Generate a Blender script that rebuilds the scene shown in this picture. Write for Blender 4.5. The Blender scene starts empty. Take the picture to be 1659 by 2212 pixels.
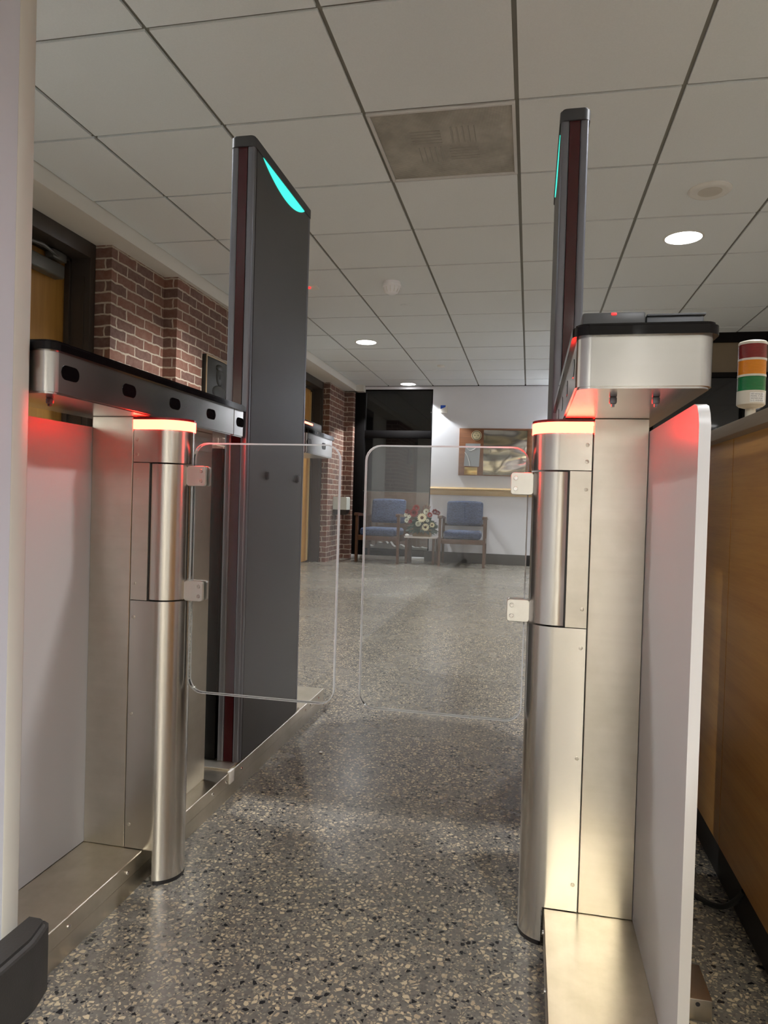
import bpy, bmesh, math, random
from mathutils import Vector, Matrix
random.seed(7)
R = math.radians
S = bpy.context.scene
COL = S.collection
H = 0.805            # camera height above the floor

# ------------------------------------------------------------------ materials
def nt(name):
    m = bpy.data.materials.new(name); m.use_nodes = True
    t = m.node_tree; b = t.nodes['Principled BSDF']
    return m, t, b
def N(t, typ, **kw):
    n = t.nodes.new(typ)
    for k, v in kw.items(): setattr(n, k, v)
    return n
def L(t, a, b): t.links.new(a, b)
def ramp(t, fac, stops, interp='LINEAR'):
    r = N(t, 'ShaderNodeValToRGB'); r.color_ramp.interpolation = interp
    e = r.color_ramp.elements
    while len(e) > 1: e.remove(e[-1])
    e[0].position, e[0].color = stops[0][0], (*stops[0][1], 1)
    for p, c in stops[1:]:
        x = e.new(p); x.color = (*c, 1)
    L(t, fac, r.inputs[0]); return r.outputs[0]
def noise(t, scale, detail=3, rough=.5, stretch=None, coord='Object'):
    tc = N(t, 'ShaderNodeTexCoord'); v = tc.outputs[coord]
    if stretch:
        mp = N(t, 'ShaderNodeMapping'); mp.inputs['Scale'].default_value = stretch
        L(t, v, mp.inputs[0]); v = mp.outputs[0]
    n = N(t, 'ShaderNodeTexNoise'); n.inputs['Scale'].default_value = scale
    n.inputs['Detail'].default_value = detail; n.inputs['Roughness'].default_value = rough
    L(t, v, n.inputs['Vector']); return n.outputs['Fac']
def bump(t, b, h, strength=.2, dist=.01):
    n = N(t, 'ShaderNodeBump'); n.inputs['Strength'].default_value = strength
    n.inputs['Distance'].default_value = dist
    L(t, h, n.inputs['Height']); L(t, n.outputs[0], b.inputs['Normal'])
def mix(t, fac, a, b):
    m = N(t, 'ShaderNodeMix', data_type='RGBA')
    for s, v in ((m.inputs[0], fac), (m.inputs[6], a), (m.inputs[7], b)):
        if hasattr(v, 'links') or hasattr(v, 'is_linked'): L(t, v, s)
        elif isinstance(v, (int, float)): s.default_value = v
        else: s.default_value = (*v, 1)
    return m.outputs[2]
def math_(t, op, a, b=None, c=None):
    m = N(t, 'ShaderNodeMath', operation=op)
    for s, v in zip(m.inputs, (a, b, c)):
        if v is None: continue
        if isinstance(v, (int, float)): s.default_value = v
        else: L(t, v, s)
    return m.outputs[0]

def plain(name, col, rough=.5, metal=0., var=.08, scale=12, emit=None, es=0., coat=0., bmp=0., ior=None):
    m, t, b = nt(name)
    c = mix(t, noise(t, scale, 4), tuple(x*(1-var) for x in col), tuple(min(1, x*(1+var)) for x in col))
    L(t, c, b.inputs['Base Color'])
    b.inputs['Roughness'].default_value = rough; b.inputs['Metallic'].default_value = metal
    b.inputs['Coat Weight'].default_value = coat
    if ior: b.inputs['IOR'].default_value = ior
    if emit:
        b.inputs['Emission Color'].default_value = (*emit, 1); b.inputs['Emission Strength'].default_value = es
    if bmp: bump(t, b, noise(t, scale*12, 2), bmp, .002)
    return m

def steel(name, col, rough, stretch, smudge=.10, rv=.08, aniso=0.):
    m, t, b = nt(name)
    g = noise(t, 60, 3, .6, stretch)
    s = noise(t, 7, 5, .62)
    c = mix(t, g, tuple(x*.94 for x in col), tuple(min(1, x*1.05) for x in col))
    sm = ramp(t, s, [(.42, (1, 1, 1)), (.70, (1-smudge, 1-smudge, 1-smudge*1.25))])
    mm = N(t, 'ShaderNodeMix', data_type='RGBA', blend_type='MULTIPLY'); mm.inputs[0].default_value = 1
    L(t, c, mm.inputs[6]); L(t, sm, mm.inputs[7]); L(t, mm.outputs[2], b.inputs['Base Color'])
    b.inputs['Metallic'].default_value = 1
    if aniso:
        b.inputs['Anisotropic'].default_value = aniso; b.inputs['Anisotropic Rotation'].default_value = .25
        tg = N(t, 'ShaderNodeTangent', direction_type='RADIAL', axis='Z'); L(t, tg.outputs[0], b.inputs['Tangent'])
    r = math_(t, 'ADD', math_(t, 'MULTIPLY', s, rv), rough-rv*.5)
    L(t, r, b.inputs['Roughness'])
    return m

def wood(name, dark, light, rough, axis='Z', scale=9, coat=.1, squash=14):
    m, t, b = nt(name)
    st = {'Z': (squash, squash, 1), 'Y': (squash, 1, squash), 'X': (1, squash, squash)}[axis]
    n1 = noise(t, scale*.22, 5, .6, st); n2 = noise(t, scale*1.4, 3, .7, tuple(v*2.2 if v > 1 else v for v in st))
    f = math_(t, 'ADD', math_(t, 'MULTIPLY', n1, .7), math_(t, 'MULTIPLY', n2, .3))
    L(t, ramp(t, f, [(.33, dark), (.66, light)]), b.inputs['Base Color'])
    b.inputs['Roughness'].default_value = rough; b.inputs['Coat Weight'].default_value = coat
    b.inputs['Coat Roughness'].default_value = .25
    bump(t, b, n2, .06, .002)
    return m

def brick(name):
    m, t, b = nt(name)
    tc = N(t, 'ShaderNodeTexCoord'); sp = N(t, 'ShaderNodeSeparateXYZ'); L(t, tc.outputs['Object'], sp.inputs[0])
    u = math_(t, 'ADD', sp.outputs[0], sp.outputs[1])
    cb = N(t, 'ShaderNodeCombineXYZ'); L(t, u, cb.inputs[0]); L(t, sp.outputs[2], cb.inputs[1])
    wob = N(t, 'ShaderNodeTexNoise'); wob.inputs['Scale'].default_value = 14; wob.inputs['Detail'].default_value = 3
    L(t, tc.outputs['Object'], wob.inputs['Vector'])
    off = N(t, 'ShaderNodeVectorMath', operation='MULTIPLY_ADD')
    L(t, wob.outputs['Color'], off.inputs[0]); off.inputs[1].default_value = (.030, .022, 0); L(t, cb.outputs[0], off.inputs[2])
    bt = N(t, 'ShaderNodeTexBrick'); L(t, off.outputs[0], bt.inputs['Vector'])
    bt.inputs['Scale'].default_value = 1; bt.inputs['Brick Width'].default_value = .205
    bt.inputs['Row Height'].default_value = .0672; bt.inputs['Mortar Size'].default_value = .0064
    bt.inputs['Mortar Smooth'].default_value = .3; bt.inputs['Bias'].default_value = 0
    bt.inputs['Color1'].default_value = (.20, .080, .050, 1); bt.inputs['Color2'].default_value = (.105, .052, .042, 1)
    bt.inputs['Mortar'].default_value = (.50, .42, .33, 1)
    n = noise(t, 30, 5, .65)
    c = mix(t, ramp(t, n, [(.35, (0, 0, 0)), (.75, (.45, .45, .45))]), bt.outputs['Color'], (.30, .20, .15))
    L(t, c, b.inputs['Base Color']); b.inputs['Roughness'].default_value = .85
    h = math_(t, 'ADD', math_(t, 'MULTIPLY', bt.outputs['Fac'], -1.), math_(t, 'MULTIPLY', n, .35))
    bump(t, b, h, .7, .006)
    return m

def terrazzo(name):
    m, t, b = nt(name)
    tc = N(t, 'ShaderNodeTexCoord')
    w = N(t, 'ShaderNodeTexNoise'); w.inputs['Scale'].default_value = 60; w.inputs['Detail'].default_value = 2
    L(t, tc.outputs['Object'], w.inputs['Vector'])
    off = N(t, 'ShaderNodeVectorMath', operation='MULTIPLY_ADD'); L(t, w.outputs['Color'], off.inputs[0])
    off.inputs[1].default_value = (.006, .006, 0); L(t, tc.outputs['Object'], off.inputs[2])
    base = mix(t, noise(t, 90, 4), (.125, .118, .106), (.215, .205, .185))
    def chips(scale, thr, stops, prev):
        v = N(t, 'ShaderNodeTexVoronoi', voronoi_dimensions='2D'); v.inputs['Scale'].default_value = scale
        e = N(t, 'ShaderNodeTexVoronoi', voronoi_dimensions='2D', feature='DISTANCE_TO_EDGE'); e.inputs['Scale'].default_value = scale
        L(t, off.outputs[0], v.inputs['Vector']); L(t, off.outputs[0], e.inputs['Vector'])
        sp = N(t, 'ShaderNodeSeparateColor'); L(t, v.outputs['Color'], sp.inputs[0])
        th = math_(t, 'ADD', math_(t, 'MULTIPLY', sp.outputs[1], .16), thr)
        inside = math_(t, 'GREATER_THAN', e.outputs['Distance'], th)
        col = ramp(t, sp.outputs[0], stops, 'CONSTANT')
        pick = math_(t, 'GREATER_THAN', sp.outputs[2], .34)
        return mix(t, math_(t, 'MULTIPLY', inside, pick), prev, col)
    c = chips(190, .10, [(0, (.40, .34, .25)), (.35, (.14, .13, .12)), (.6, (.30, .27, .22)), (.85, (.05, .05, .055))], base)
    c = chips(98, .15, [(0, (.60, .50, .35)), (.38, (.20, .18, .16)), (.52, (.46, .38, .27)), (.72, (.012, .013, .017)), (.86, (.26, .24, .21))], c)
    d = ramp(t, noise(t, .9, 5, .6), [(.35, (.75, .745, .735)), (.7, (1.0, .99, .965))])
    mm = N(t, 'ShaderNodeMix', data_type='RGBA', blend_type='MULTIPLY'); mm.inputs[0].default_value = 1
    L(t, c, mm.inputs[6]); L(t, d, mm.inputs[7])
    sp = N(t, 'ShaderNodeSeparateXYZ'); L(t, tc.outputs['Object'], sp.inputs[0])
    fx = math_(t, 'LESS_THAN', math_(t, 'ABSOLUTE', math_(t, 'SUBTRACT', sp.outputs[0], .335)), .002)
    L(t, mix(t, fx, mm.outputs[2], (.07, .065, .055)), b.inputs['Base Color'])
    r = ramp(t, noise(t, 2.2, 6, .65), [(.3, (.23, .23, .23)), (.75, (.31, .31, .31))])
    L(t, r, b.inputs['Roughness']); b.inputs['Specular IOR Level'].default_value = .6
    bump(t, b, noise(t, 35, 4, .6), .035, .004)
    return m

def glass(name, tint=(1, 1, 1), dust=.03, rough=0., ior=1.46):
    """thin clear sheet: Fresnel reflection over straight-through transmission, a little dust"""
    m, t, b = nt(name); t.nodes.remove(b)
    tr = N(t, 'ShaderNodeBsdfTransparent'); tr.inputs[0].default_value = (*tint, 1)
    gl = N(t, 'ShaderNodeBsdfGlossy'); gl.inputs['Roughness'].default_value = rough
    fr = N(t, 'ShaderNodeFresnel'); fr.inputs[0].default_value = ior
    s = N(t, 'ShaderNodeMixShader'); L(t, fr.outputs[0], s.inputs[0]); L(t, tr.outputs[0], s.inputs[1]); L(t, gl.outputs[0], s.inputs[2])
    out = s.outputs[0]
    if dust:
        d = N(t, 'ShaderNodeBsdfDiffuse'); d.inputs[0].default_value = (.75, .75, .74, 1)
        s2 = N(t, 'ShaderNodeMixShader')
        L(t, math_(t, 'MULTIPLY', ramp(t, noise(t, 6, 6, .7), [(.3, (.5, .5, .5)), (.8, (1.6, 1.6, 1.6))]), dust), s2.inputs[0])
        L(t, out, s2.inputs[1]); L(t, d.outputs[0], s2.inputs[2]); out = s2.outputs[0]
    L(t, out, t.nodes['Material Output'].inputs[0])
    return m

def frosted(name, col, trans=.3, rough=.45):
    m, t, b = nt(name)
    c = mix(t, noise(t, 5, 3), tuple(x*.96 for x in col), col)
    L(t, c, b.inputs['Base Color']); b.inputs['Roughness'].default_value = rough
    tr = N(t, 'ShaderNodeBsdfTranslucent'); L(t, c, tr.inputs[0])
    s = N(t, 'ShaderNodeMixShader'); s.inputs[0].default_value = trans
    L(t, b.outputs[0], s.inputs[1]); L(t, tr.outputs[0], s.inputs[2]); L(t, s.outputs[0], t.nodes['Material Output'].inputs[0])
    return m

def fabric(name):
    m, t, b = nt(name)
    tc = N(t, 'ShaderNodeTexCoord'); mp = N(t, 'ShaderNodeMapping'); mp.inputs['Scale'].default_value = (1, 1, 2.6)
    L(t, tc.outputs['Object'], mp.inputs[0])
    w = N(t, 'ShaderNodeTexWave', wave_type='BANDS', bands_direction='Z'); w.inputs['Scale'].default_value = 9
    w.inputs['Distortion'].default_value = 9; w.inputs['Detail'].default_value = 3; w.inputs['Detail Scale'].default_value = 3.5
    L(t, mp.outputs[0], w.inputs['Vector'])
    L(t, ramp(t, w.outputs['Fac'], [(.2, (.012, .019, .046)), (.75, (.052, .078, .155))]), b.inputs['Base Color'])
    b.inputs['Roughness'].default_value = .9; b.inputs['Sheen Weight'].default_value = .1
    bump(t, b, noise(t, 300, 2), .2, .002)
    return m

def perforated(name):
    m, t, b = nt(name)
    tc = N(t, 'ShaderNodeTexCoord')
    v = N(t, 'ShaderNodeTexVoronoi', voronoi_dimensions='2D', feature='F1'); v.inputs['Scale'].default_value = 170
    v.inputs['Randomness'].default_value = 0; L(t, tc.outputs['Object'], v.inputs['Vector'])
    hole = ramp(t, v.outputs['Distance'], [(.20, (.07, .066, .058)), (.32, (.52, .50, .45))])
    dirt = ramp(t, noise(t, 5, 6, .65), [(.38, (.72, .70, .67)), (.7, (1.15, 1.14, 1.12))])
    mm = N(t, 'ShaderNodeMix', data_type='RGBA', blend_type='MULTIPLY'); mm.inputs[0].default_value = 1
    L(t, hole, mm.inputs[6]); L(t, dirt, mm.inputs[7]); L(t, mm.outputs[2], b.inputs['Base Color'])
    b.inputs['Roughness'].default_value = .6
    return m

def tile_mat(name):
    m, t, b = nt(name)
    L(t, mix(t, noise(t, 160, 3, .7), (.72, .755, .765), (.81, .845, .855)), b.inputs['Base Color'])
    b.inputs['Roughness'].default_value = .95
    bump(t, b, noise(t, 260, 3, .8), .15, .002)
    return m

def warped(name):     # wavy plastic cover over a picture panel
    m, t, b = nt(name)
    n = noise(t, 1.5, 1.5, .4, (1, 1, 1.6)); 
    L(t, ramp(t, noise(t, 2.0, 1.5, .4, (.8, 1, 3)), [(.40, (.16, .15, .12)), (.50, (.46, .40, .26)), (.56, (.22, .20, .20)), (.62, (.55, .53, .50))]), b.inputs['Base Color'])
    b.inputs['Metallic'].default_value = .85; b.inputs['Roughness'].default_value = .06
    b.inputs['Coat Weight'].default_value = 1
    bump(t, b, n, .9, .06)
    return m

M = dict(
    floor=terrazzo('terrazzo'), tile=tile_mat('ceiling_tile'), grid=plain('ceiling_grid', (.24, .235, .205), .6),
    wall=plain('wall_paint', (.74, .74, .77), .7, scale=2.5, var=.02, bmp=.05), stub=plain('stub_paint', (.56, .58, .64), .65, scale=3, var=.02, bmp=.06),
    cream=plain('corner_warm_tint', (.56, .55, .49), .45, var=.03), soffit=plain('soffit_paint', (.72, .69, .63), .85, var=.02),  # cream: warm light on the stub wall's corner, put into its colour
    brick=brick('brick'), oak=wood('oak_veneer', (.46, .195, .034), (.64, .33, .078), .35, 'Y', 6),
    door=wood('door_veneer', (.36, .17, .035), (.48, .25, .06), .4, 'Z', 7),
    counter=wood('counter_edge', (.17, .12, .075), (.25, .185, .12), .45, 'Y', 8),
    walnut=wood('walnut', (.17, .07, .035), (.28, .12, .055), .4, 'X', 8),
    chairwood=wood('chair_wood', (.055, .022, .010), (.10, .042, .019), .35, 'Z', 10),
    rail=wood('rail_wood', (.50, .34, .15), (.62, .44, .22), .35, 'X', 10),
    bronze_frame=plain('door_frame_paint', (.045, .034, .026), .45), greenframe=plain('jamb_paint', (.16, .145, .11), .45),
    dark=plain('dark_aluminium', (.007, .006, .006), .7, ior=1.2), outbrick=plain('outside_brick', (.20, .12, .08), .9, var=.4, scale=9), rubber=plain('rubber_base', (.028, .027, .026), .5, var=.25, scale=25, bmp=.15),
    base=plain('vinyl_base', (.018, .0155, .014), .6), black=plain('black_plastic', (.010, .009, .010), .35),
    gloss=plain('black_glass', (.004, .003, .0035), .09, ior=1.33), blackpanel=plain('black_acrylic', (.005, .005, .005), .2, ior=1.3),
    steelV=steel('brushed_steel_post', (.66, .63, .58), .26, (1, 1, .03), .05, .04, .7),
    steelH=steel('brushed_steel_panel', (.70, .66, .59), .32, (.03, .03, 1), .12, .06),
    steelP=steel('brushed_steel_plinth', (.70, .64, .54), .31, (1, .03, 1), .2),
    steelB=steel('brushed_steel_head', (.68, .67, .65), .21, (.03, .03, 1), .06),
    bolt=plain('bolt_steel', (.75, .74, .72), .2, 1.), clamp=steel('clamp_aluminium', (.80, .79, .74), .36, (1, 1, .2), .05),
    glass=glass('wing_glass', (.985, .99, .987), .006), edge=frosted('polished_edge', (.96, .97, .98), .45, .25),
    winglass=glass('window_glass', (.86, .88, .88), .0, ior=1.62), nightglass=plain('night_glass', (.012, .012, .014), .04, ior=1.55),
    frost=frosted('frosted_panel', (.68, .67, .655), .18, .38),
    anth=plain('anthracite', (.055, .055, .056), .42, .0, .05), alu=plain('pylon_aluminium', (.17, .175, .20), .36, .7, .05),
    redglass=plain('dark_red_lens', (.050, .005, .008), .10), tray=plain('tray_grey', (.10, .105, .115), .55), cap=plain('pylon_cap', (.040, .042, .046), .45),
    ledred=plain('red_led', (.8, .1, .06), .4, emit=(1, .0150, .0085), es=18), reddark=plain('red_led_lid', (.25, .01, .015), .15),
    leddot=plain('red_led_dot', (.8, .02, .02), .4, emit=(1, .02, .02), es=.8),
    ledscan=plain('scanner_led', (.8, .3, .2), .4, emit=(1, .12, .07), es=2.2),
    teal=plain('teal_led', (.05, .5, .4), .4, emit=(.05, 1, .76), es=.29),
    lens=plain('lamp_lens', (.9, .9, .9), .4, emit=(1, .99, .97), es=3), ring=plain('lamp_trim', (.75, .74, .70), .5),
    white=plain('white_plastic', (.80, .78, .72), .4), ivory=plain('ivory_plastic', (.66, .62, .52), .4, var=.06),
    smoke=plain('detector_plastic', (.90, .90, .94), .3), grille=plain('speaker_grille', (.58, .55, .49), .7),
    clear=glass('clear_plastic', (.95, .97, .98), .05), tape=plain('blue_tape', (.02, .10, .55), .6),
    perf=perforated('perforated_plate'), louver=plain('louver', (.33, .31, .275), .6), framew=plain('vent_frame', (.62, .61, .59), .5),
    fabric=fabric('blue_fabric'), tabletop=plain('table_top', (.52, .46, .42), .2),
    lensR=plain('tower_red', (.22, .012, .012), .15, coat=.6), lensA=plain('tower_amber', (.72, .27, .01), .15, coat=.6), lensG=plain('tower_green', (.008, .20, .06), .15, coat=.6),
    ink=plain('ink', (.10, .10, .10), .7), paper=plain('paper', (.85, .85, .82), .6),
    bronze=plain('bronze_relief', (.020, .019, .015), .38, .5, .3, 30), gold=plain('gold_trim', (.30, .21, .12), .4, .6),
    brass=plain('brass_plate', (.75, .55, .22), .22, 1.), seal=plain('seal_face', (.66, .58, .36), .4), sealring=plain('seal_ring', (.09, .08, .06), .4),
    sleeve=plain('clear_sleeve', (.34, .36, .37), .12, coat=1., var=.12, scale=6), warped=warped('warped_cover'),
    dispenser=plain('dispenser_cover', (.62, .63, .55), .4), dispblack=plain('dispenser_black', (.03, .025, .022), .35),
    snow=plain('snow', (.85, .86, .86), .8, scale=40), stone=plain('outside_paving', (.10, .09, .08), .9), 
    night=plain('night_backdrop', (.02, .02, .022), .9), tan=plain('transom_panel', (.20, .15, .09), .5), darkpanel=plain('slatted_shutter', (.028, .024, .022), .4),
    planter=wood('planter_wood', (.16, .10, .04), (.26, .17, .08), .6, 'X', 12), leaf=plain('leaf', (.014, .036, .018), .5, var=.5, scale=60), twig=plain('twig', (.25, .15, .09), .8),
    pred=plain('petal_red', (.32, .022, .012), .6, var=.35, scale=80), pdark=plain('petal_burgundy', (.20, .012, .02), .6, var=.3, scale=80), pcream=plain('petal_cream', (.80, .74, .48), .6), pwhite=plain('petal_white', (.72, .72, .58), .6),
    pcore=plain('flower_core', (.10, .045, .015), .9, var=.4, scale=300), cable=plain('cable_rubber', (.012, .012, .012), .45), closer=plain('closer_grey', (.13, .125, .11), .4, .3),
    warmstrip=plain('door_edge', (.60, .42, .18), .4),
)

# ------------------------------------------------------------------ geometry helpers
def bx(bm, x0, x1, y0, y1, z0, z1, bev=0, seg=2, edges=None):
    x0, x1 = sorted((x0, x1)); y0, y1 = sorted((y0, y1)); z0, z1 = sorted((z0, z1))
    r = bmesh.ops.create_cube(bm, size=1, matrix=Matrix.LocRotScale(Vector(((x0+x1)/2, (y0+y1)/2, (z0+z1)/2)), None, Vector((x1-x0, y1-y0, z1-z0))))
    if bev:
        es = {e for v in r['verts'] for e in v.link_edges}
        if edges == 'z': es = [e for e in es if abs((e.verts[0].co-e.verts[1].co).z) > 1e-5]
        bmesh.ops.bevel(bm, geom=list(es), offset=bev, segments=seg, profile=.5, affect='EDGES')
    return bm
def prism(bm, pts, axis, a, b):
    """polygon pts in the two axes other than `axis`, extruded from a to b"""
    def P(p, w):
        return {'X': (w, p[0], p[1]), 'Y': (p[0], w, p[1]), 'Z': (p[0], p[1], w)}[axis]
    v0 = [bm.verts.new(P(p, a)) for p in pts]; v1 = [bm.verts.new(P(p, b)) for p in pts]
    n = len(pts); fs = [bm.faces.new(v0), bm.faces.new(v1)]
    for i in range(n): fs.append(bm.faces.new((v0[i], v0[(i+1) % n], v1[(i+1) % n], v1[i])))
    bmesh.ops.recalc_face_normals(bm, faces=fs)
    return bm
def rrect(x0, x1, y0, y1, r, seg=6):
    x0, x1 = sorted((x0, x1)); y0, y1 = sorted((y0, y1)); o = []
    for cx, cy, a in ((x1-r, y0+r, -90), (x1-r, y1-r, 0), (x0+r, y1-r, 90), (x0+r, y0+r, 180)):
        for k in range(seg+1):
            t = R(a+90*k/seg); o.append((cx+r*math.cos(t), cy+r*math.sin(t)))
    return o
def lathe(bm, prof, c, axis='Z', n=32):
    """prof = [(radius, height)...] about an axis through c"""
    rings = []
    for r, h in prof:
        ring = []
        for k in range(n):
            t = 2*math.pi*k/n; a, b = r*math.cos(t), r*math.sin(t)
            p = {'Z': (a, b, h), 'Y': (a, h, b), 'X': (h, a, b)}[axis]
            ring.append(bm.verts.new((p[0]+c[0], p[1]+c[1], p[2]+c[2])))
        rings.append(ring)
    fs = []
    for i in range(len(rings)-1):
        for k in range(n):
            fs.append(bm.faces.new((rings[i][k], rings[i][(k+1) % n], rings[i+1][(k+1) % n], rings[i+1][k])))
    fs.append(bm.faces.new(rings[0])); fs.append(bm.faces.new(rings[-1]))
    bmesh.ops.recalc_face_normals(bm, faces=fs)
    return bm
def tube(bm, pts, r, n=8):
    pts = [Vector(p) for p in pts]; rings = []
    for i, p in enumerate(pts):
        d = (pts[min(i+1, len(pts)-1)]-pts[max(i-1, 0)]).normalized()
        a = d.cross(Vector((0, 0, 1)) if abs(d.z) < .95 else Vector((1, 0, 0))).normalized(); b = d.cross(a)
        rr = r[i] if isinstance(r, (list, tuple)) else r
        rings.append([bm.verts.new(p+a*rr*math.cos(2*math.pi*k/n)+b*rr*math.sin(2*math.pi*k/n)) for k in range(n)])
    fs = []
    for i in range(len(rings)-1):
        for k in range(n): fs.append(bm.faces.new((rings[i][k], rings[i][(k+1) % n], rings[i+1][(k+1) % n], rings[i+1][k])))
    fs += [bm.faces.new(rings[0]), bm.faces.new(rings[-1])]
    bmesh.ops.recalc_face_normals(bm, faces=fs)
    return bm
def smooth_path(pts, n=8):
    pts = [Vector(p) for p in pts]; o = []
    P = [pts[0]]+pts+[pts[-1]]
    for i in range(1, len(P)-2):
        for k in range(n):
            t = k/n; a, b, c, d = P[i-1], P[i], P[i+1], P[i+2]
            o.append(.5*((2*b)+(c-a)*t+(2*a-5*b+4*c-d)*t*t+(3*b-a-3*c+d)*t**3))
    o.append(pts[-1]); return o

def NB(): return bmesh.new()
def obj(name, bm, m, parent=None, label=None, angle=35):
    root = parent
    while root is not None and root.parent is not None: root = root.parent
    if root is not None: bmesh.ops.translate(bm, verts=bm.verts, vec=-root.location)
    loc = None
    me = bpy.data.meshes.new(name); 
    if root is None:
        xs = [v.co for v in bm.verts]
        loc = Vector(((min(v.x for v in xs)+max(v.x for v in xs))/2, (min(v.y for v in xs)+max(v.y for v in xs))/2, min(v.z for v in xs)))
        bmesh.ops.translate(bm, verts=bm.verts, vec=-loc)
    bm.to_mesh(me); bm.free()
    me.polygons.foreach_set('use_smooth', [True]*len(me.polygons)); me.set_sharp_from_angle(angle=R(angle))
    me.materials.append(M[m] if isinstance(m, str) else m)
    o = bpy.data.objects.new(name, me); COL.objects.link(o)
    if parent is not None: o.parent = parent
    else: o.location = loc
    if label: o['label'] = label
    return o
def thing(name, label, cat, loc, group=None):
    o = bpy.data.objects.new(name, None); o.empty_display_size = .1; COL.objects.link(o); o.location = loc
    return tag(o, label, cat, group)
def tag(o, label, cat, group=None):
    o['label'] = label; o['category'] = cat
    if group: o['group'] = group
    return o
def struct(name, bm, m, parent=None, angle=35):
    o = obj(name, bm, m, parent, angle=angle)
    if parent is None: o['kind'] = 'structure'
    return o
def structE(name, loc):
    o = bpy.data.objects.new(name, None); COL.objects.link(o); o.location = loc; o['kind'] = 'structure'; return o

# ------------------------------------------------------------------ the setting
CE = 2.375; YB = 9.325
TX, TY, T = -0.0968, 2.757, 0.6096
LIGHTS = [(x, y) for x in (-1.63, .82, 3.26) for y in (-4.9, -2.45, -.6, 1.85, 4.285, 6.725, 9.165)]  # rows far behind the camera are invented, for reflections on the steel
LIGHTS = [(.42 if (x, y) == (.82, -2.45) else x, y) for x, y in LIGHTS if not (x > 3 and y > 6.5)]  # one added rear lamp shifted sideways to brighten the right steel

bm = NB(); bx(bm, -3.1, 4.7, -6.2, 9.6, -.06, 0); struct('floor', bm, 'floor')
bm = NB(); bx(bm, -2.38, 4.6, -6.1, YB+.02, CE+.004, CE+.08)
ceil = struct('ceiling', bm, 'grid')
tm = NB()
for i in range(-5, 9):
    for j in range(-15, 12):
        x0, y0 = TX+i*T, TY+j*T
        if i == -1 and j == 0: continue                    # the air return sits here
        a, b_, c, d = x0+.0085, x0+T-.0085, y0+.0085, y0+T-.0085
        a = max(a, -2.345); b_ = min(b_, 4.5); c = max(c, -6.0); d = min(d, YB-.012)
        if b_-a < .03 or d-c < .03: continue
        dz = random.uniform(-.0012, .0012)
        bx(tm, a, b_, c, d, CE-.007+dz, CE+.003)
obj('ceiling_tiles', tm, 'tile', ceil)

# left side: lowered soffit, brick piers, two recessed doors
bm = NB(); bx(bm, -2.95, -2.35, -6.0, YB+.1, 2.283, 2.45); bx(bm, -2.95, -2.25, 9.2, YB+.1, 2.283, 2.45)
struct('trim_1', bm, 'soffit')
bm = NB()
bx(bm, -2.95, -2.485, 3.75, 4.36, 0, 2.283); bx(bm, -2.95, -2.385, 4.36, 6.2, 0, 2.283)
bx(bm, -2.95, -2.52, 8.52, 9.24, 0, 2.283); bx(bm, -2.95, -2.392, 9.24, 9.6, 0, 2.283)
struct('wall_left', bm, 'brick')
bm = NB(); bx(bm, -2.95, -2.6, -6.0, 2.66, 0, 2.283); bx(bm, -3.05, -2.94, -6.0, 9.6, 0, 2.4); bx(bm, -2.95, -2.62, 6.2, 7.36, 0, 2.283)
struct('wall_left_rear', bm, 'soffit')

def door(name, y0, y1, xr, jamb):
    d = structE(name, (xr, (y0+y1)/2, 0))
    bm = NB(); bx(bm, -2.80, -2.755, y0+.05, y1-.05, .01, 2.185); lf = obj('door_leaf', bm, 'door', d)
    bm = NB()
    bx(bm, -2.94, xr, y0, y0+.05, 0, 2.283, .003); bx(bm, -2.94, xr, y1-.05, y1, 0, 2.283, .003)
    bx(bm, -2.94, xr, y0+.05, y1-.05, 2.19, 2.283, .003)
    bx(bm, -2.75, -2.715, y1-.068, y1-.05, 0, 2.19, .002); bx(bm, -2.75, -2.715, y0+.05, y1-.05, 2.17, 2.19, .002)
    bx(bm, -2.635, -2.625, y1-.057, y1-.05, .9, 2.08)
    obj('door_frame', bm, jamb, d)
    return d, lf
d1, lf1 = door('door_1', 2.68, 3.745, -2.588, 'bronze_frame')
bm = NB(); bx(bm, -2.755, -2.685, 2.95, 3.60, 2.035, 2.115, .012, 3); obj('door_closer', bm, 'closer', lf1)
bm = NB(); bx(bm, -2.745, -2.69, 3.50, 3.62, 2.135, 2.185, .006)
tube(bm, [(-2.70, 3.56, 2.155), (-2.64, 3.35, 2.15), (-2.70, 3.12, 2.14)], .009); obj('closer_arm', bm, 'closer', lf1)
bm = NB(); bx(bm, -2.757, -2.752, 2.95, 3.25, .82, 1.04); obj('notice', bm, 'paper', lf1)
d2, lf2 = door('door_2', 7.36, 8.515, -2.60, 'bronze_frame')
bm = NB(); bx(bm, -2.755, -2.735, 8.425, 8.447, .02, 2.15); obj('door_edge_strip', bm, 'warmstrip', lf2)

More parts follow.
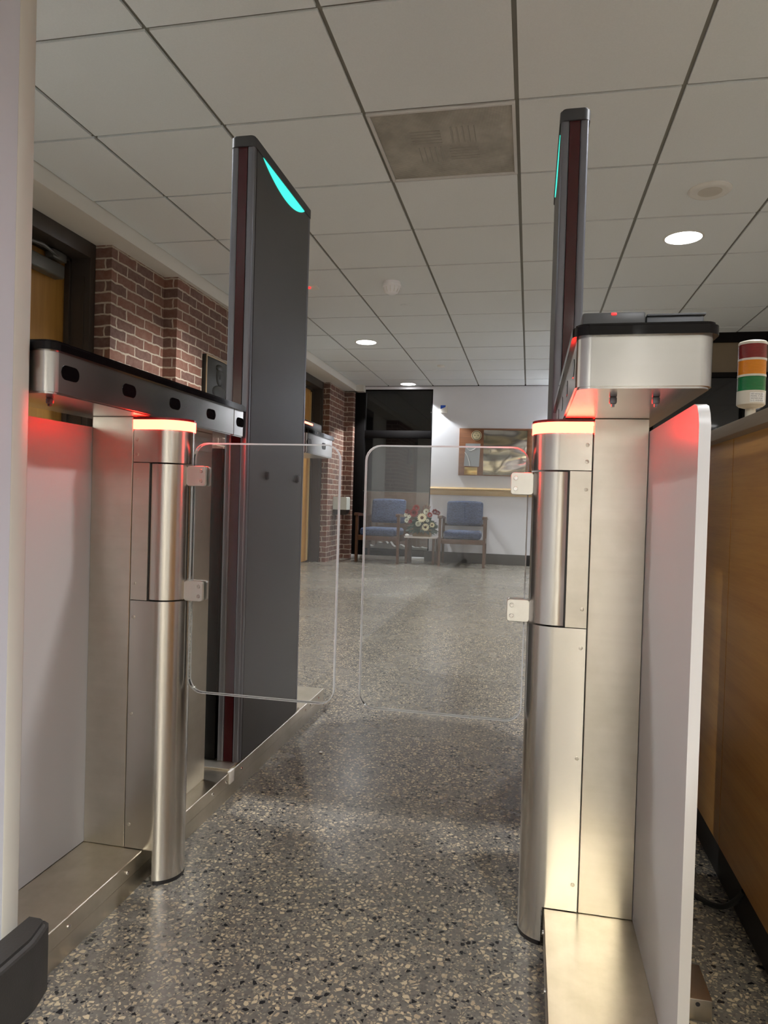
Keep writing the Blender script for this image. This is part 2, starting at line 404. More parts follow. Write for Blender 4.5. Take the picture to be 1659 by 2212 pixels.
# back wall with the tall window beside it
bm = NB(); bx(bm, -1.312, 1.5, YB, YB+.15, 0, 2.42); struct('wall_back', bm, 'wall')
bm = NB(); bx(bm, -1.20, 1.45, YB-.013, YB, 0, .14, .004); struct('baseboard_back', bm, 'base')
bm = NB(); bx(bm, -1.365, -1.20, YB-.03, YB-.0005, 0, .145, .006); struct('trim_3', bm, 'base')
bm = NB(); bx(bm, -2.345, 1.5, YB-.012, YB+.02, CE-.012, CE+.003); struct('trim_4', bm, 'dark')
bm = NB(); bx(bm, -2.25, -1.312, YB, YB+.10, 2.325, 2.42); struct('trim_5', bm, 'wall')
w = structE('window_1', (-1.85, YB+.05, 0))
bm = NB()
bx(bm, -2.392, -2.25, YB+.01, YB+.11, .05, 2.33, .004); bx(bm, -1.33, -1.312, YB+.02, YB+.11, .05, 2.33)
bx(bm, -2.25, -1.33, YB+.015, YB+.11, 1.665, 1.765, .003); bx(bm, -2.25, -1.33, YB+.02, YB+.11, 2.315, 2.327)
bx(bm, -2.25, -1.33, YB+.02, YB+.11, .05, .142, .003)
obj('window_frame', bm, 'dark', w)
bm = NB(); bx(bm, -2.25, -1.33, YB+.035, YB+.05, .926, .936); obj('muntin', bm, 'closer', w)
bm = NB(); bx(bm, -2.25, -1.33, YB+.055, YB+.063, .14, .928); bx(bm, -2.25, -1.33, YB+.055, YB+.063, .934, 1.667); bx(bm, -2.25, -1.33, YB+.055, YB+.063, 1.763, 2.318)
obj('window_pane', bm, 'winglass', w)
bm = NB(); bx(bm, -2.392, -1.312, YB-.0, YB+.13, 0, .05, .004); obj('window_curb', bm, 'snow', w)
# outside at night: paving, a low brick wall, snow on the sill, far darkness
bm = NB(); bx(bm, -4.2, .5, 9.62, 13.0, -.06, 0); struct('ground_outside', bm, 'stone')
bm = NB(); bx(bm, -4.0, .4, 11.2, 11.4, 0, .95); struct('wall_outside', bm, 'outbrick')
bm = NB(); bx(bm, -4.2, .5, 13.0, 13.1, 0, 3.2); bx(bm, -4.25, -4.2, 9.65, 13.1, 0, 3.2); bx(bm, .5, .55, 9.65, 13.1, 0, 3.2); struct('wall_outside_far', bm, 'night')
bm = NB(); bx(bm, -4.25, .55, 9.62, 13.1, 3.2, 3.25); struct('roof_outside', bm, 'night')
bm = NB()
pts = [(-2.18, .02)]
for k in range(26): pts.append((-2.18+.84*k/25, .165+.055*random.random()*(1 if 2 < k < 17 else .35)+(.04 if 3 < k < 10 else 0)))
pts.append((-1.34, .02)); prism(bm, pts, 'Y', YB+.16, YB+.29)
tag(obj('snow_drift', bm, 'snow'), 'bank of white snow against the foot of the tall dark window', 'snow')['kind'] = 'stuff'

ld = bpy.data.lights.new('outside_fill', 'SPOT'); ld.energy = 45; ld.spot_size = R(150); ld.spot_blend = .6; ld.shadow_soft_size = .12; ld.color = (1, .96, .9)
lo = bpy.data.objects.new('outside_fill', ld); COL.objects.link(lo); lo.location = (-1.8, 10.1, 3.15)      # added fill without a fixture, lights the snow and brick outside

# room on the right and behind the camera
bm = NB(); bx(bm, 1.0, 1.1, 6.72, YB, 0, 2.42); struct('wall_inner', bm, 'wall')
bm = NB(); bx(bm, 4.5, 4.6, -6.1, 6.7, 0, 2.42); struct('wall_right', bm, 'wall')
bm = NB(); bx(bm, -3.05, 4.6, -6.2, -6.0, 0, 2.42); struct('wall_front', bm, 'wall')
w2 = structE('window_2', (2.7, 6.65, 0))
bm = NB()
bx(bm, 1.0, 4.5, 6.60, 6.70, 2.285, 2.37); bx(bm, 1.0, 4.5, 6.61, 6.69, 0, .09)
for x in (1.0, 1.795, 2.65, 3.5, 4.44): bx(bm, x, x+.062, 6.59, 6.70, .0, 2.30)
bx(bm, 1.0, 4.5, 6.61, 6.69, 1.98, 2.02)
obj('window_frame', bm, 'dark', w2)
bm = NB(); bx(bm, 1.06, 4.44, 6.64, 6.66, 2.02, 2.285); obj('transom_panel', bm, 'tan', w2)
bm = NB(); bx(bm, 1.06, 4.44, 6.645, 6.655, .09, 1.98); obj('window_pane', bm, 'nightglass', w2)
bm = NB()
for k in range(9): bx(bm, 1.5, 1.79, 6.628, 6.642, .80+.065*k, .855+.065*k, .002)
obj('shutter', bm, 'darkpanel', w2)
bm = NB(); bx(bm, 1.70, 1.735, 6.56, 6.62, .80, 1.33, .004); obj('pull_handle', bm, 'dark', w2)
bm = NB(); bx(bm, 1.685, 1.75, 6.565, 6.585, 1.332, 1.342); obj('handle_cap', bm, 'bolt', w2)

# stub wall close on the left with its corner (warm light put into a cream tint) and thick rubber base
pts = [(-1.0, -3.2), (-.785, -3.2), (-.785, .93), (-.805, .93), (-.97, .93), (-1.0, .93)]
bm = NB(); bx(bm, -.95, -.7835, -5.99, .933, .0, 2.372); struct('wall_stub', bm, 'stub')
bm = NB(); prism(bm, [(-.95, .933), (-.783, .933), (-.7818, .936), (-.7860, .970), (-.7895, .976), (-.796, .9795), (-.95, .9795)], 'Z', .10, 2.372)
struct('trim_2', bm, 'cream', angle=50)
bm = NB(); prism(bm, [(-.783, -5.99), (-.740, -5.99), (-.728, -2.5), (-.7245, .93), (-.7255, .94), (-.7365, .981), (-.742, .988), (-.752, .992), (-.783, .992)], 'Z', 0, .112)
bmesh.ops.bevel(bm, geom=[e for e in bm.edges if all(v.co.z > .11 for v in e.verts)], offset=.009, segments=3, affect='EDGES')
struct('baseboard_left', bm, 'rubber')

# ------------------------------------------------------------------ turnstiles
def turnstile(side):
    s, n = (-1, -.694) if side == 'left' else (1, .003)
    pd, hd, wd = (.063, .063, .063) if side == 'left' else (.046, .053, .05)
    ys = 1.0 if side == 'left' else .935           # near end
    hs = .985 if side == 'left' else .965
    X = lambda d: n+s*d
    lab = ('stainless steel swing gate turnstile on the left of the lane, beside the white stub wall' if side == 'left' else
           'stainless steel swing gate turnstile on the right of the lane, beside the wood reception desk')
    t = thing('turnstile', lab, 'turnstile', (X(.12), 1.8, 0), 'turnstiles flanking the lane')
    # plinth
    bm = NB(); bx(bm, X(pd), X(.225), ys, 2.59, .036, .07, .0015, 1); bx(bm, X(pd+.0015), X(.2235), ys+.001, 2.589, 0, .0355)
    pl = obj('plinth', bm, 'steelP', t)
    for y in ((1.06, 1.24, 1.62, 1.70, 1.80, 2.36, 2.42, 2.52) if side == 'left' else (1.10, 1.25)):
        bm = NB(); lathe(bm, [(.0045, -.001), (.004, .0022), (.002, .0035)] if s < 0 else [(.0045, .001), (.004, -.0022), (.002, -.0035)], (X(pd), y, .052), 'X', 12); obj('screw', bm, 'bolt', pl)
    bm = NB(); bx(bm, X(pd+.006), X(.2), 1.73, 2.31, .07, .0745, .001); obj('cover_plate', bm, 'steelP', pl)
    bm = NB(); bx(bm, X(pd-.004), X(pd+.004), 1.716, 1.744, .040, .073, .001); obj('plinth_clip', bm, 'white', pl)
    if side == 'left':
        for y in (1.745, 1.782):
            bm = NB(); lathe(bm, [(.005, 0), (.004, .003), (.002, .004)], (X(.15), y-.01, .07), 'Z', 10); obj('plinth_bolt', bm, 'bolt', pl)
    # cabinet
    bm = NB(); bx(bm, X(.1065), X(.2), 1.295, 1.66, .0705, .962, .001, 1); cab = obj('cabinet', bm, 'steelH', t)
    bm = NB(); bx(bm, X(.1055), X(.1068), 1.41, 1.625, .085, .95, .0006, 1); obj('access_panel', bm, 'steelH', cab)
    bm = NB(); bx(bm, X(.098), X(.1065), 1.46, 1.63, .915, .925); bx(bm, X(.1), X(.1065), 1.46, 1.63, .94, .945); obj('ledge', bm, 'steelH', cab)
    for z in (.955,): pass
    # rounded post
    def stad(d1, off=0, r=.05):
        o = [(X(d1), 1.345-r-off)]
        for k in range(25):
            a = R(-90-180*k/24); o.append((X(.05+(r+off)*math.cos(a)), 1.345+(r+off)*math.sin(a)))
        o.append((X(d1), 1.345+r+off)); return o
    def nosecut(d1):
        o = []
        for k in range(61):
            a = R(-90-180*k/60); d = .05+.05*math.cos(a)
            if d <= d1: o.append((X(d), 1.345+.05*math.sin(a)))
        return o
    bm = NB(); prism(bm, stad(.1045), 'Z', .0715, .5845); prism(bm, nosecut(.043), 'Z', .008, .0715); post = obj('lower_post', bm, 'steelV', t)
    bm = NB(); prism(bm, nosecut(.040), 'Z', 0, .008); obj('post_foot', bm, 'black', post)
    bm = NB(); prism(bm, stad(.1045), 'Z', .8695, .9365); up = obj('upper_post', bm, 'steelV', t)
    bm = NB(); bx(bm, X(.0675), X(.1045), 1.295, 1.395, .586, .868); obj('side_panel', bm, 'steelH', t)
    bm = NB(); bx(bm, X(.050), X(.0675), 1.2985, 1.39, .586, .868); bx(bm, X(.1045), X(.1065), 1.30, 1.39, .0715, .95); obj('gap_liner', bm, 'black', t)
    for (z, par) in ((.915, up), (.885, up), (.835, cab), (.62, cab), (.55, post), (.35, post), (.12, post)):
        bm = NB(); lathe(bm, [(.0035, .0005), (.0035, -.001), (.0022, -.0013)], (X(.096), 1.295, z), 'Y', 12); obj('panel_screw', bm, 'steelH', par)
    bm = NB(); lathe(bm, [(.0485, .5875), (.0485, .8665)], (X(.05), 1.345, 0), 'Z', 64); drum = obj('hinge_drum', bm, 'steelV', t)
    bm = NB(); prism(bm, stad(.1055, .0015), 'Z', .937, .9565); led = obj('status_light', bm, 'ledred', t, 'glowing red status light band')
    bm = NB(); prism(bm, stad(.1055, .0015), 'Z', .9565, .9612); obj('light_lid', bm, 'reddark', led)
    # swing wing
    a, b_ = X(-.006), X(-.322)
    out = rrect(a, b_, .392, .913, .03)
    bm = NB(); prism(bm, out, 'Y', 1.3402, 1.3498); wing = obj('glass_wing', bm, 'glass', t, 'clear glass swing wing')
    inn = rrect(min(a, b_)-.0012, max(a, b_)+.0012, .3908, .9142, .0312); inn2 = rrect(min(a, b_)+.0012, max(a, b_)-.0012, .3932, .9118, .0288)
    bm = NB(); m_ = len(inn)
    q = [[bm.verts.new((p[0], y, p[1])) for p in ps] for ps, y in ((inn2, 1.3394), (inn, 1.3408), (inn, 1.3492), (inn2, 1.3506))]
    for r0, r1 in zip(q, q[1:]):
        for i in range(m_): bm.faces.new((r0[i], r0[(i+1) % m_], r1[(i+1) % m_], r1[i]))
    bmesh.ops.recalc_face_normals(bm, faces=bm.faces)
    obj('polished_edge', bm, 'edge', wing)
    for z in (.8445, .6055):
        bm = NB()
        for y0, y1 in ((1.331, 1.3393), (1.3507, 1.359)): prism(bm, rrect(X(.004), X(-.038), z-.021, z+.021, .006), 'Y', y0, y1)
        bx(bm, X(.004), X(-.006), 1.3393, 1.3507, z-.021, z+.021)
        bmesh.ops.bevel(bm, geom=list(bm.edges), offset=.0008, segments=1, affect='EDGES')
        cl = obj('hinge_clamp', bm, 'clamp', t)
        for zz in (z-.010, z+.010):
            bm = NB(); lathe(bm, [(.0042, .001), (.0042, -.0006), (.0034, -.0016), (.0020, -.0016), (.0018, -.0004)], (X(-.029), 1.331, zz), 'Y', 16); obj('clamp_bolt', bm, 'bolt', cl)
    # sensor housings on top
    def housing(y0, y1, ysens, near):
        bm = NB(); prism(bm, rrect(X(hd), X(hd+.173), y0, y1, .02), 'Z', .9625, 1.032)
        bmesh.ops.bevel(bm, geom=[e for e in bm.edges if all(v.co.z < .97 for v in e.verts)], offset=.003, segments=2, affect='EDGES')
        h = obj('sensor_housing', bm, 'steelB', t)
        bm = NB(); prism(bm, rrect(X(hd-.006), X(hd+.179), y0-.006, y1+.004, .022), 'Z', 1.032, 1.048)
        bmesh.ops.bevel(bm, geom=[e for e in bm.edges if all(v.co.z > 1.04 for v in e.verts)], offset=.004, segments=3, affect='EDGES')
        obj('glass_lid', bm, 'gloss', h)
        for y in ysens:
            bm = NB(); prism(bm, rrect(y-.023, y+.023, .989, 1.013, .0118), 'X', X(hd+.004), X(hd-.0008)); obj('sensor_window', bm, 'gloss', h)
        return h
    h = housing(hs, 1.767, (1.033, 1.208, 1.384, 1.559, 1.731), True)
    bm = NB(); bx(bm, X(hd-.0004), X(hd+.01), 1.6905, 1.692, .9635, 1.0315); obj('end_seam', bm, 'closer', h)
    for d in (.105, .163):
        bm = NB(); bx(bm, X(d), X(d+.010), 1.04, 1.05, .953, .9625, .002); bx(bm, X(d+.003), X(d+.007), 1.042, 1.048, .949, .953); obj('clip', bm, 'alu', h)
    h2 = housing(2.29, 2.628, (2.325, 2.50), False)
    if side == 'left':
        bm = NB(); bx(bm, X(hd-.0068), X(hd-.0058), 2.385, 2.405, 1.037, 1.043); bx(bm, X(hd-.0068), X(hd-.0058), 2.412, 2.42, 1.036, 1.044); obj('printed_mark', bm, 'closer', h2)
    # privacy panels
    bm = NB()
    prism(bm, [(ys-.008 if side == 'right' else ys, .071), (1.66, .071), (1.66, .94), (1.3, .94), (ys+.02, .94), (ys+.006, .936), (ys-.003 if side == 'right' else ys, .925), (ys-.008 if side == 'right' else ys, .91)], 'X', X(.2005), X(.2145))
    obj('frosted_panel', bm, 'frost', t, 'frosted translucent side panel')
    bm = NB(); bx(bm, X(.135), X(.215), 1.779, 2.28, .0755, .935); obj('rear_panel', bm, 'blackpanel', t)
    if side == 'right':
        bm = NB(); bx(bm, X(.215), X(.304), 1.165, 1.255, 0, .035, .002); fb = obj('anchor_bracket', bm, 'steelP', t)
        bm = NB(); lathe(bm, [(.0035, .001), (.0035, -.0006)], (X(.282), 1.165, .027), 'Y', 12); obj('bolt_hole', bm, 'black', fb)
    return t
turnstile('left'); turnstile('right')

def pylon(side):
    s, n, d0 = (-1, -.694, .063) if side == 'left' else (1, .003, .045)
    X = lambda d: n+s*(d0+d)
    lab = 'tall dark grey sensor pylon on the left of the lane, broad side visible' if side == 'left' else 'tall dark grey sensor pylon seen edge-on behind the right steel housing'
    z0 = .0745
    t = thing('sensor_pylon', lab, 'pylon', (X(.03), 2.02, z0), 'sensor pylons on the turnstiles')
    y0, y1, W = 1.779, 2.272, .066
    bm = NB(); bx(bm, X(0), X(W), y0+.022, y1-.022, z0, 1.752); body = obj('pylon_body', bm, 'anth', t)
    for ya, yb in ((y0, y0+.022), (y1-.022, y1)):
        front = ya == y0
        for da, db in ((0, .0205), (.0455, W)):
            pts = rrect(X(da), X(db), ya, yb, .006)
            bm = NB(); prism(bm, pts, 'Z', z0, 1.752); obj('corner_profile', bm, 'alu', t)
        bm = NB(); bx(bm, X(.0205), X(.0455), ya+.0015, yb-.0015, z0, 1.752); obj('infrared_lens', bm, 'redglass', t)
    bm = NB(); prism(bm, rrect(X(-.003), X(W+.003), y0-.004, y1+.004, .016), 'Z', 1.752, 1.783)
    bmesh.ops.bevel(bm, geom=[e for e in bm.edges if all(v.co.z > 1.78 for v in e.verts)], offset=.005, segments=3, affect='EDGES')
    obj('pylon_cap', bm, 'cap', t)
    for f in (0, 1):
        xa, xb = (X(-.0012), X(.001)) if f == 0 else (X(W-.001), X(W+.0012))
        yc0, yc1 = 1.842, 2.205
        pts = [(yc0, 1.7515)]
        for k in range(1, 24):
            u = k/24; pts.append((yc0+(yc1-yc0)*u, 1.7515-.046*(4*u*(1-u))**.9*(.72+.28*u)))
        pts.append((yc1, 1.7515))
        bm = NB(); prism(bm, pts, 'X', xa, xb); obj('teal_light', bm, 'teal', t, 'glowing teal light')
    for y, z in ((1.93, .868), (2.20, .868)):
        bm = NB(); lathe(bm, [(.0125, .001*s), (.0125, -.006*s), (.009, -.009*s), (.004, -.0095*s)], (X(0), y, z), 'X', 20); obj('button_cap', bm, 'black', t)
    return t
pylon('left'); pylon('right')

# card readers standing on the black lids
t = thing('card_reader', 'flat dark grey card reader with red dot on the right turnstile lid', 'card reader', (.14, 1.08, 1.048))
bm = NB(); bx(bm, .064, .147, 1.0, 1.13, 1.048, 1.0725, .003); obj('reader_body', bm, 'anth', t)
bm = NB(); bx(bm, .149, .222, 1.005, 1.12, 1.048, 1.0665, .002); bx(bm, .149, .224, 1.002, 1.122, 1.0665, 1.0695, .001); obj('reader_tray', bm, 'tray', t)
bm = NB(); bx(bm, .102, .109, .9985, 1.004, 1.068, 1.0715, .001); obj('indicator', bm, 'leddot', t, 'glowing red dot')
t = thing('card_reader', 'black scanner with glowing red strip on the far end of left turnstile', 'card reader', (-.83, 2.43, 1.048))
bm = NB(); bx(bm, -.91, -.772, 2.31, 2.52, 1.048, 1.082, .006); obj('reader_body', bm, 'black', t)
bm = NB(); bx(bm, -.90, -.776, 2.306, 2.3085, 1.066, 1.073); bx(bm, -.7718, -.7700, 2.31, 2.40, 1.066, 1.073); obj('indicator', bm, 'ledscan', t, 'glowing red strip')

# ------------------------------------------------------------------ reception desk, tower light, cable
t = thing('reception_desk', 'oak veneered reception desk with grey countertop along the right edge', 'desk', (.8, 1.6, 0))
bm = NB(); bx(bm, .42, 1.25, -.2, 1.593, .088, .958); bx(bm, .42, 1.25, 1.597, 3.2, .088, .958); bx(bm, .424, 1.24, -.19, 3.19, .09, .95); obj('front_panel', bm, 'oak', t)
bm = NB(); bx(bm, .432, 1.22, -.18, 3.18, 0, .088); obj('kick_base', bm, 'base', t)
bm = NB(); bx(bm, .4215, .426, 1.593, 1.597, .09, .957); obj('panel_seam', bm, 'warmstrip', t)
bm = NB(); bx(bm, .393, 1.28, -.23, 3.23, .958, .984, .003); obj('countertop', bm, 'counter', t)

cx, cy, z0 = .467, 1.655, .984
t = thing('tower_light', 'red, amber and green stack light with white base on the desk counter', 'signal light', (cx, cy, z0))
rr = .0285
bm = NB(); lathe(bm, [(.022, 0), (.022, .004), (.0135, .010), (.0105, .016), (.0105, .047)], (cx, cy, z0)); obj('pole', bm, 'ivory', t)
bm = NB(); lathe(bm, [(.011, .045), (.024, .049), (rr, .053), (rr, .082)], (cx, cy, z0), n=48); bs = obj('lamp_base', bm, 'ivory', t)
h = .082
for nm, mt in (('green_lens', 'lensG'), ('amber_lens', 'lensA'), ('red_lens', 'lensR')):
    pr = [(rr*.97, h)]
    for k in range(18): pr += [(rr*.985, h+.0305*k/18), (rr*.965, h+.0305*(k+.5)/18)]
    pr.append((rr*.97, h+.0305)); bm = NB(); lathe(bm, pr, (cx, cy, z0), n=48); obj(nm, bm, mt, t, nm.split('_')[0]+' ribbed lens'); h += .0305
    if nm != 'red_lens':
        bm = NB(); lathe(bm, [(rr, h), (rr, h+.0045)], (cx, cy, z0), n=48); obj('divider_ring', bm, 'ivory', t); h += .0045
bm = NB(); lathe(bm, [(rr, h), (rr, h+.005), (rr-.002, h+.0072), (rr*.7, h+.009)], (cx, cy, z0), n=48); obj('top_cap', bm, 'ivory', t)
bm = NB(); th0 = -113
def curved(bm, a0, a1, za, zb, rad, n=10):
    v = [[bm.verts.new((cx+rad*math.cos(R(a0+(a1-a0)*k/n)), cy+rad*math.sin(R(a0+(a1-a0)*k/n)), z)) for k in range(n+1)] for z in (za, zb)]
    for k in range(n): bm.faces.new((v[0][k], v[0][k+1], v[1][k+1], v[1][k]))
curved(bm, -110, -42, z0+.056, z0+.077, rr+.0003); sticker = obj('rating_label', bm, 'paper', bs, 'white printed rating label')
bm = NB()
def text_on(bm, s, a0, a1, zc, hgt):
    cu = bpy.data.curves.new('lettering', 'FONT'); cu.body = s; cu.size = 1
    o = bpy.data.objects.new('lettering', cu); COL.objects.link(o)
    dg = bpy.context.evaluated_depsgraph_get(); me = bpy.data.meshes.new_from_object(o.evaluated_get(dg))
    bpy.data.objects.remove(o)
    xs = [v.co.x for v in me.vertices]; x0, x1 = min(xs), max(xs)
    vs = []
    for v in me.vertices:
        a = R(a0+(a1-a0)*(v.co.x-x0)/(x1-x0)); vs.append(bm.verts.new((cx+(rr+.0006)*math.cos(a), cy+(rr+.0006)*math.sin(a), zc+(v.co.y)*hgt)))
    for p in me.polygons:
        try: bm.faces.new([vs[i] for i in p.vertices])
        except ValueError: pass
    bpy.data.meshes.remove(me)
for k, (s, e) in enumerate((('LED warning light', -54), ('MODEL: TL 50 LJ', -54), ('VOLTAGE: 24 VDC', -56), ('S. C.: 0120 PCN', -54))):
    text_on(bm, s, -106, e, z0+.0722-.0048*k, .0042)
obj('lettering', bm, 'ink', sticker)

bm = NB(); tube(bm, smooth_path([(.24, 1.66, .006), (.30, 1.60, .006), (.355, 1.545, .006), (.385, 1.510, .006), (.405, 1.485, .018), (.418, 1.455, .048), (.4258, 1.435, .078)]), .0055, 10)
tag(obj('power_cable', bm, 'cable'), 'black cable curving over the floor to the desk kick base', 'cable')

bm = NB(); bmesh.ops.create_icosphere(bm, subdivisions=1, radius=1, matrix=Matrix.LocRotScale(Vector((-.62, 2.107, .003)), None, Vector((.007, .005, .003))))
tag(obj('paper_scrap', bm, 'paper'), 'tiny white scrap on the terrazzo floor in the middle of the lane', 'litter')

# ------------------------------------------------------------------ ceiling fittings
for k, (x, y) in enumerate(LIGHTS):
    if (x, y) == (.82, 4.285): lab = 'round recessed downlight nearest the camera, right of the right pylon'
    elif (x, y) == (-1.63, 6.725): lab = 'round recessed downlight in the ceiling just right of the left pylon'
    elif (x, y) == (-1.63, 9.165): lab = 'round recessed downlight close to the back wall, above the tall window'
    else: lab = 'round recessed downlight outside the view or hidden behind the turnstiles and pylons'
    t = thing('ceiling_light', lab, 'ceiling light', (x, y, CE-.012), 'recessed downlights')
    bm = NB(); lathe(bm, [(.112, CE-.0055), (.112, CE-.009), (.100, CE-.0115), (.099, CE-.0055)], (x, y, 0), n=48); obj('trim_ring', bm, 'ring', t)
    bm = NB(); lathe(bm, [(.0985, CE-.006), (.0985, CE-.0095), (.06, CE-.0105)], (x, y, 0), n=48); obj('lens', bm, 'lens', t, 'glowing white lens')
    ld = bpy.data.lights.new('downlight', 'SPOT'); ld.energy = 60 if y > 1 else (100 if y > -1 else (195 if 0 < x < 1 and y > -3 else (165 if 0 < x < 1 else 60))); ld.spot_size = R(138); ld.spot_blend = .8 if y > -1 else .3; ld.shadow_soft_size = .09 if y > -1 else .11
    if (x, y) == (-1.63, 9.165): ld.spot_size = R(116); ld.spot_blend = .12
    ld.color = (.93, .97, 1.0) if y > 5 else ((.98, .98, .97) if y > 2 else ((.97, .98, 1.0) if y > -1 else (1.0, .94, .80)))
    lo = bpy.data.objects.new('downlight', ld); COL.objects.link(lo); lo.location = (0, 0, -.004); lo.parent = t

t = thing('ceiling_speaker', 'round off-white speaker with grey grille in the ceiling beside a downlight', 'speaker', (.815, 3.665, CE-.03))
bm = NB(); lathe(bm, [(.100, CE-.005), (.100, CE-.012), (.090, CE-.020), (.078, CE-.022), (.056, CE-.018)], (.815, 3.665, 0), n=48); obj('speaker_rim', bm, 'ring', t)
bm = NB(); lathe(bm, [(.056, CE-.016), (.055, CE-.0185), (.02, CE-.019)], (.815, 3.665, 0), n=32); obj('speaker_grille', bm, 'grille', t)

t = thing('smoke_detector', 'white domed smoke detector hanging from the ceiling right of left pylon', 'smoke detector', (-1.01, 4.90, CE-.09))
bm = NB(); lathe(bm, [(.062, CE-.005), (.062, CE-.022), (.066, CE-.026), (.066, CE-.042), (.060, CE-.046)], (-1.01, 4.90, 0)); obj('detector_base', bm, 'smoke', t)
bm = NB(); lathe(bm, [(.061, CE-.044), (.058, CE-.062), (.048, CE-.080), (.030, CE-.090), (.018, CE-.093)], (-1.01, 4.90, 0))
hd_ = obj('detector_head', bm, 'smoke', t)
for k in range(12):
    a = 2*math.pi*k/12; bm = NB(); tube(bm, [(-1.01+.0605*math.cos(a), 4.90+.0605*math.sin(a), CE-.048), (-1.01+.057*math.cos(a), 4.90+.057*math.sin(a), CE-.066), (-1.01+.046*math.cos(a), 4.90+.046*math.sin(a), CE-.083)], .0025, 6); obj('fin', bm, 'ring', hd_)
bm = NB(); lathe(bm, [(.046, CE-.006), (.046, CE-.0105), (.040, CE-.012)], (-1.01, 5.495, 0)); tag(obj('sprinkler_cover', bm, 'tile'), 'flat round cover plate in the ceiling just beyond the smoke detector', 'cover plate')
bm = NB(); lathe(bm, [(.042, CE-.005), (.042, CE-.022), (.030, CE-.028)], (-1.035, 7.93, 0)); tag(obj('ceiling_sensor', bm, 'white'), 'small white round disc on the ceiling near the back wall', 'sensor')
t = thing('strobe_alarm', 'small white ceiling alarm with red light at the left pylon edge', 'alarm', (-1.64, 4.95, CE-.03))
bm = NB(); bx(bm, -1.69, -1.58, 4.90, 5.0, CE-.014, CE-.005, .003); obj('alarm_base', bm, 'white', t)
bm = NB(); bx(bm, -1.645, -1.625, 4.915, 4.93, CE-.026, CE-.014, .003); obj('alarm_light', bm, 'leddot', t, 'glowing red light')

x0, x1, y0, y1 = TX-T+.006, TX-.006, TY+.006, TY+T-.006
t = thing('air_return', 'square perforated air return vent with dusty grey plate in the ceiling', 'vent', ((x0+x1)/2, (y0+y1)/2, CE-.012))
bm = NB()
for a in ((x0, x1, y0, y0+.014), (x0, x1, y1-.014, y1), (x0, x0+.014, y0+.014, y1-.014), (x1-.014, x1, y0+.014, y1-.014)): bx(bm, *a, CE-.012, CE+.002, .002)
obj('vent_frame', bm, 'framew', t)
bm = NB(); bx(bm, x0+.013, x1-.013, y0+.013, y1-.013, CE-.004, CE+.001); plate = obj('perforated_plate', bm, 'perf', t)
for q, (ax, ay) in enumerate(((0, 0), (1, 0), (0, 1), (1, 1))):
    for k in range(5):
        qx, qy = x0+.15+ax*.155, y0+.15+ay*.155
        bm = NB()
        if (ax+ay) % 2 == 0: bx(bm, qx, qx+.13, qy+.02+.024*k, qy+.026+.024*k, CE-.0052, CE-.0035)
        else: bx(bm, qx+.02+.024*k, qx+.026+.024*k, qy, qy+.13, CE-.0052, CE-.0035)
        obj('deflector_blade', bm, 'louver', plate)

# ------------------------------------------------------------------ on the back wall
t = thing('notice_board', 'wide wooden board with seal and shiny warped panel on the back wall', 'notice board', (-.47, YB-.02, 1.17))
zb, zt, xl, xr = 1.172, 1.80, -.940, .02
bm = NB(); bx(bm, xl, xr, YB-.022, YB-.001, zb, zt, .003); bd = obj('board', bm, 'walnut', t)
bm = NB(); prism(bm, [(-.612, zb+.012), (-.062, zb+.012), (-.050, zt-.03), (-.618, zt-.022)], 'Y', YB-.0275, YB-.022)
r = bmesh.ops.subdivide_edges(bm, edges=bm.edges, cuts=6, use_grid_fill=True); obj('picture_panel', bm, 'warped', t)
bm = NB(); bx(bm, -.05, .012, YB-.034, YB-.022, zb+.01, zt-.01, .002); obj('side_batten', bm, 'walnut', t)
bm = NB(); lathe(bm, [(.066, YB-.022), (.066, YB-.028), (.060, YB-.030)], (-.712, 0, 1.705), 'Y', 40); se = obj('seal_disc', bm, 'seal', t, 'round cream seal')
bm = NB()
for r0, r1 in ((.060, .052),): 
    n_ = 40; A = [bm.verts.new((-.712+r0*math.cos(2*math.pi*k/n_), YB-.0305, 1.705+r0*math.sin(2*math.pi*k/n_))) for k in range(n_)]; B = [bm.verts.new((-.712+r1*math.cos(2*math.pi*k/n_), YB-.0305, 1.705+r1*math.sin(2*math.pi*k/n_))) for k in range(n_)]
    for k in range(n_): bm.faces.new((A[k], A[(k+1) % n_], B[(k+1) % n_], B[k]))
obj('seal_ring', bm, 'sealring', se)
bm = NB()
for dx, dz in ((-.022, 0), (.022, 0)): bx(bm, -.712+dx-.008, -.712+dx+.008, YB-.0315, YB-.030, 1.700+dz, 1.708+dz)
bx(bm, -.722, -.702, YB-.0315, YB-.030, 1.672, 1.676); bx(bm, -.724, -.700, YB-.0315, YB-.030, 1.735, 1.739); obj('seal_emblem', bm, 'sealring', se)
bm = NB(); prism(bm, [(-.868, 1.297), (-.668, 1.290), (-.655, 1.596), (-.852, 1.598)], 'Y', YB-.028, YB-.022); sl = obj('document_sleeve', bm, 'sleeve', t, 'clear plastic document sleeve')
bm = NB(); tube(bm, smooth_path([(-.845, YB-.029, 1.55), (-.80, YB-.030, 1.505), (-.74, YB-.030, 1.52), (-.705, YB-.029, 1.56)]), .003, 6)
tube(bm, smooth_path([(-.862, YB-.029, 1.48), (-.83, YB-.030, 1.44), (-.80, YB-.030, 1.36), (-.79, YB-.029, 1.30)]), .003, 6); obj('sleeve_fold', bm, 'paper', sl)
bm = NB(); bx(bm, -.86, -.69, YB-.026, YB-.022, 1.182, 1.282, .001); obj('brass_plate', bm, 'brass', t, 'polished brass plate')

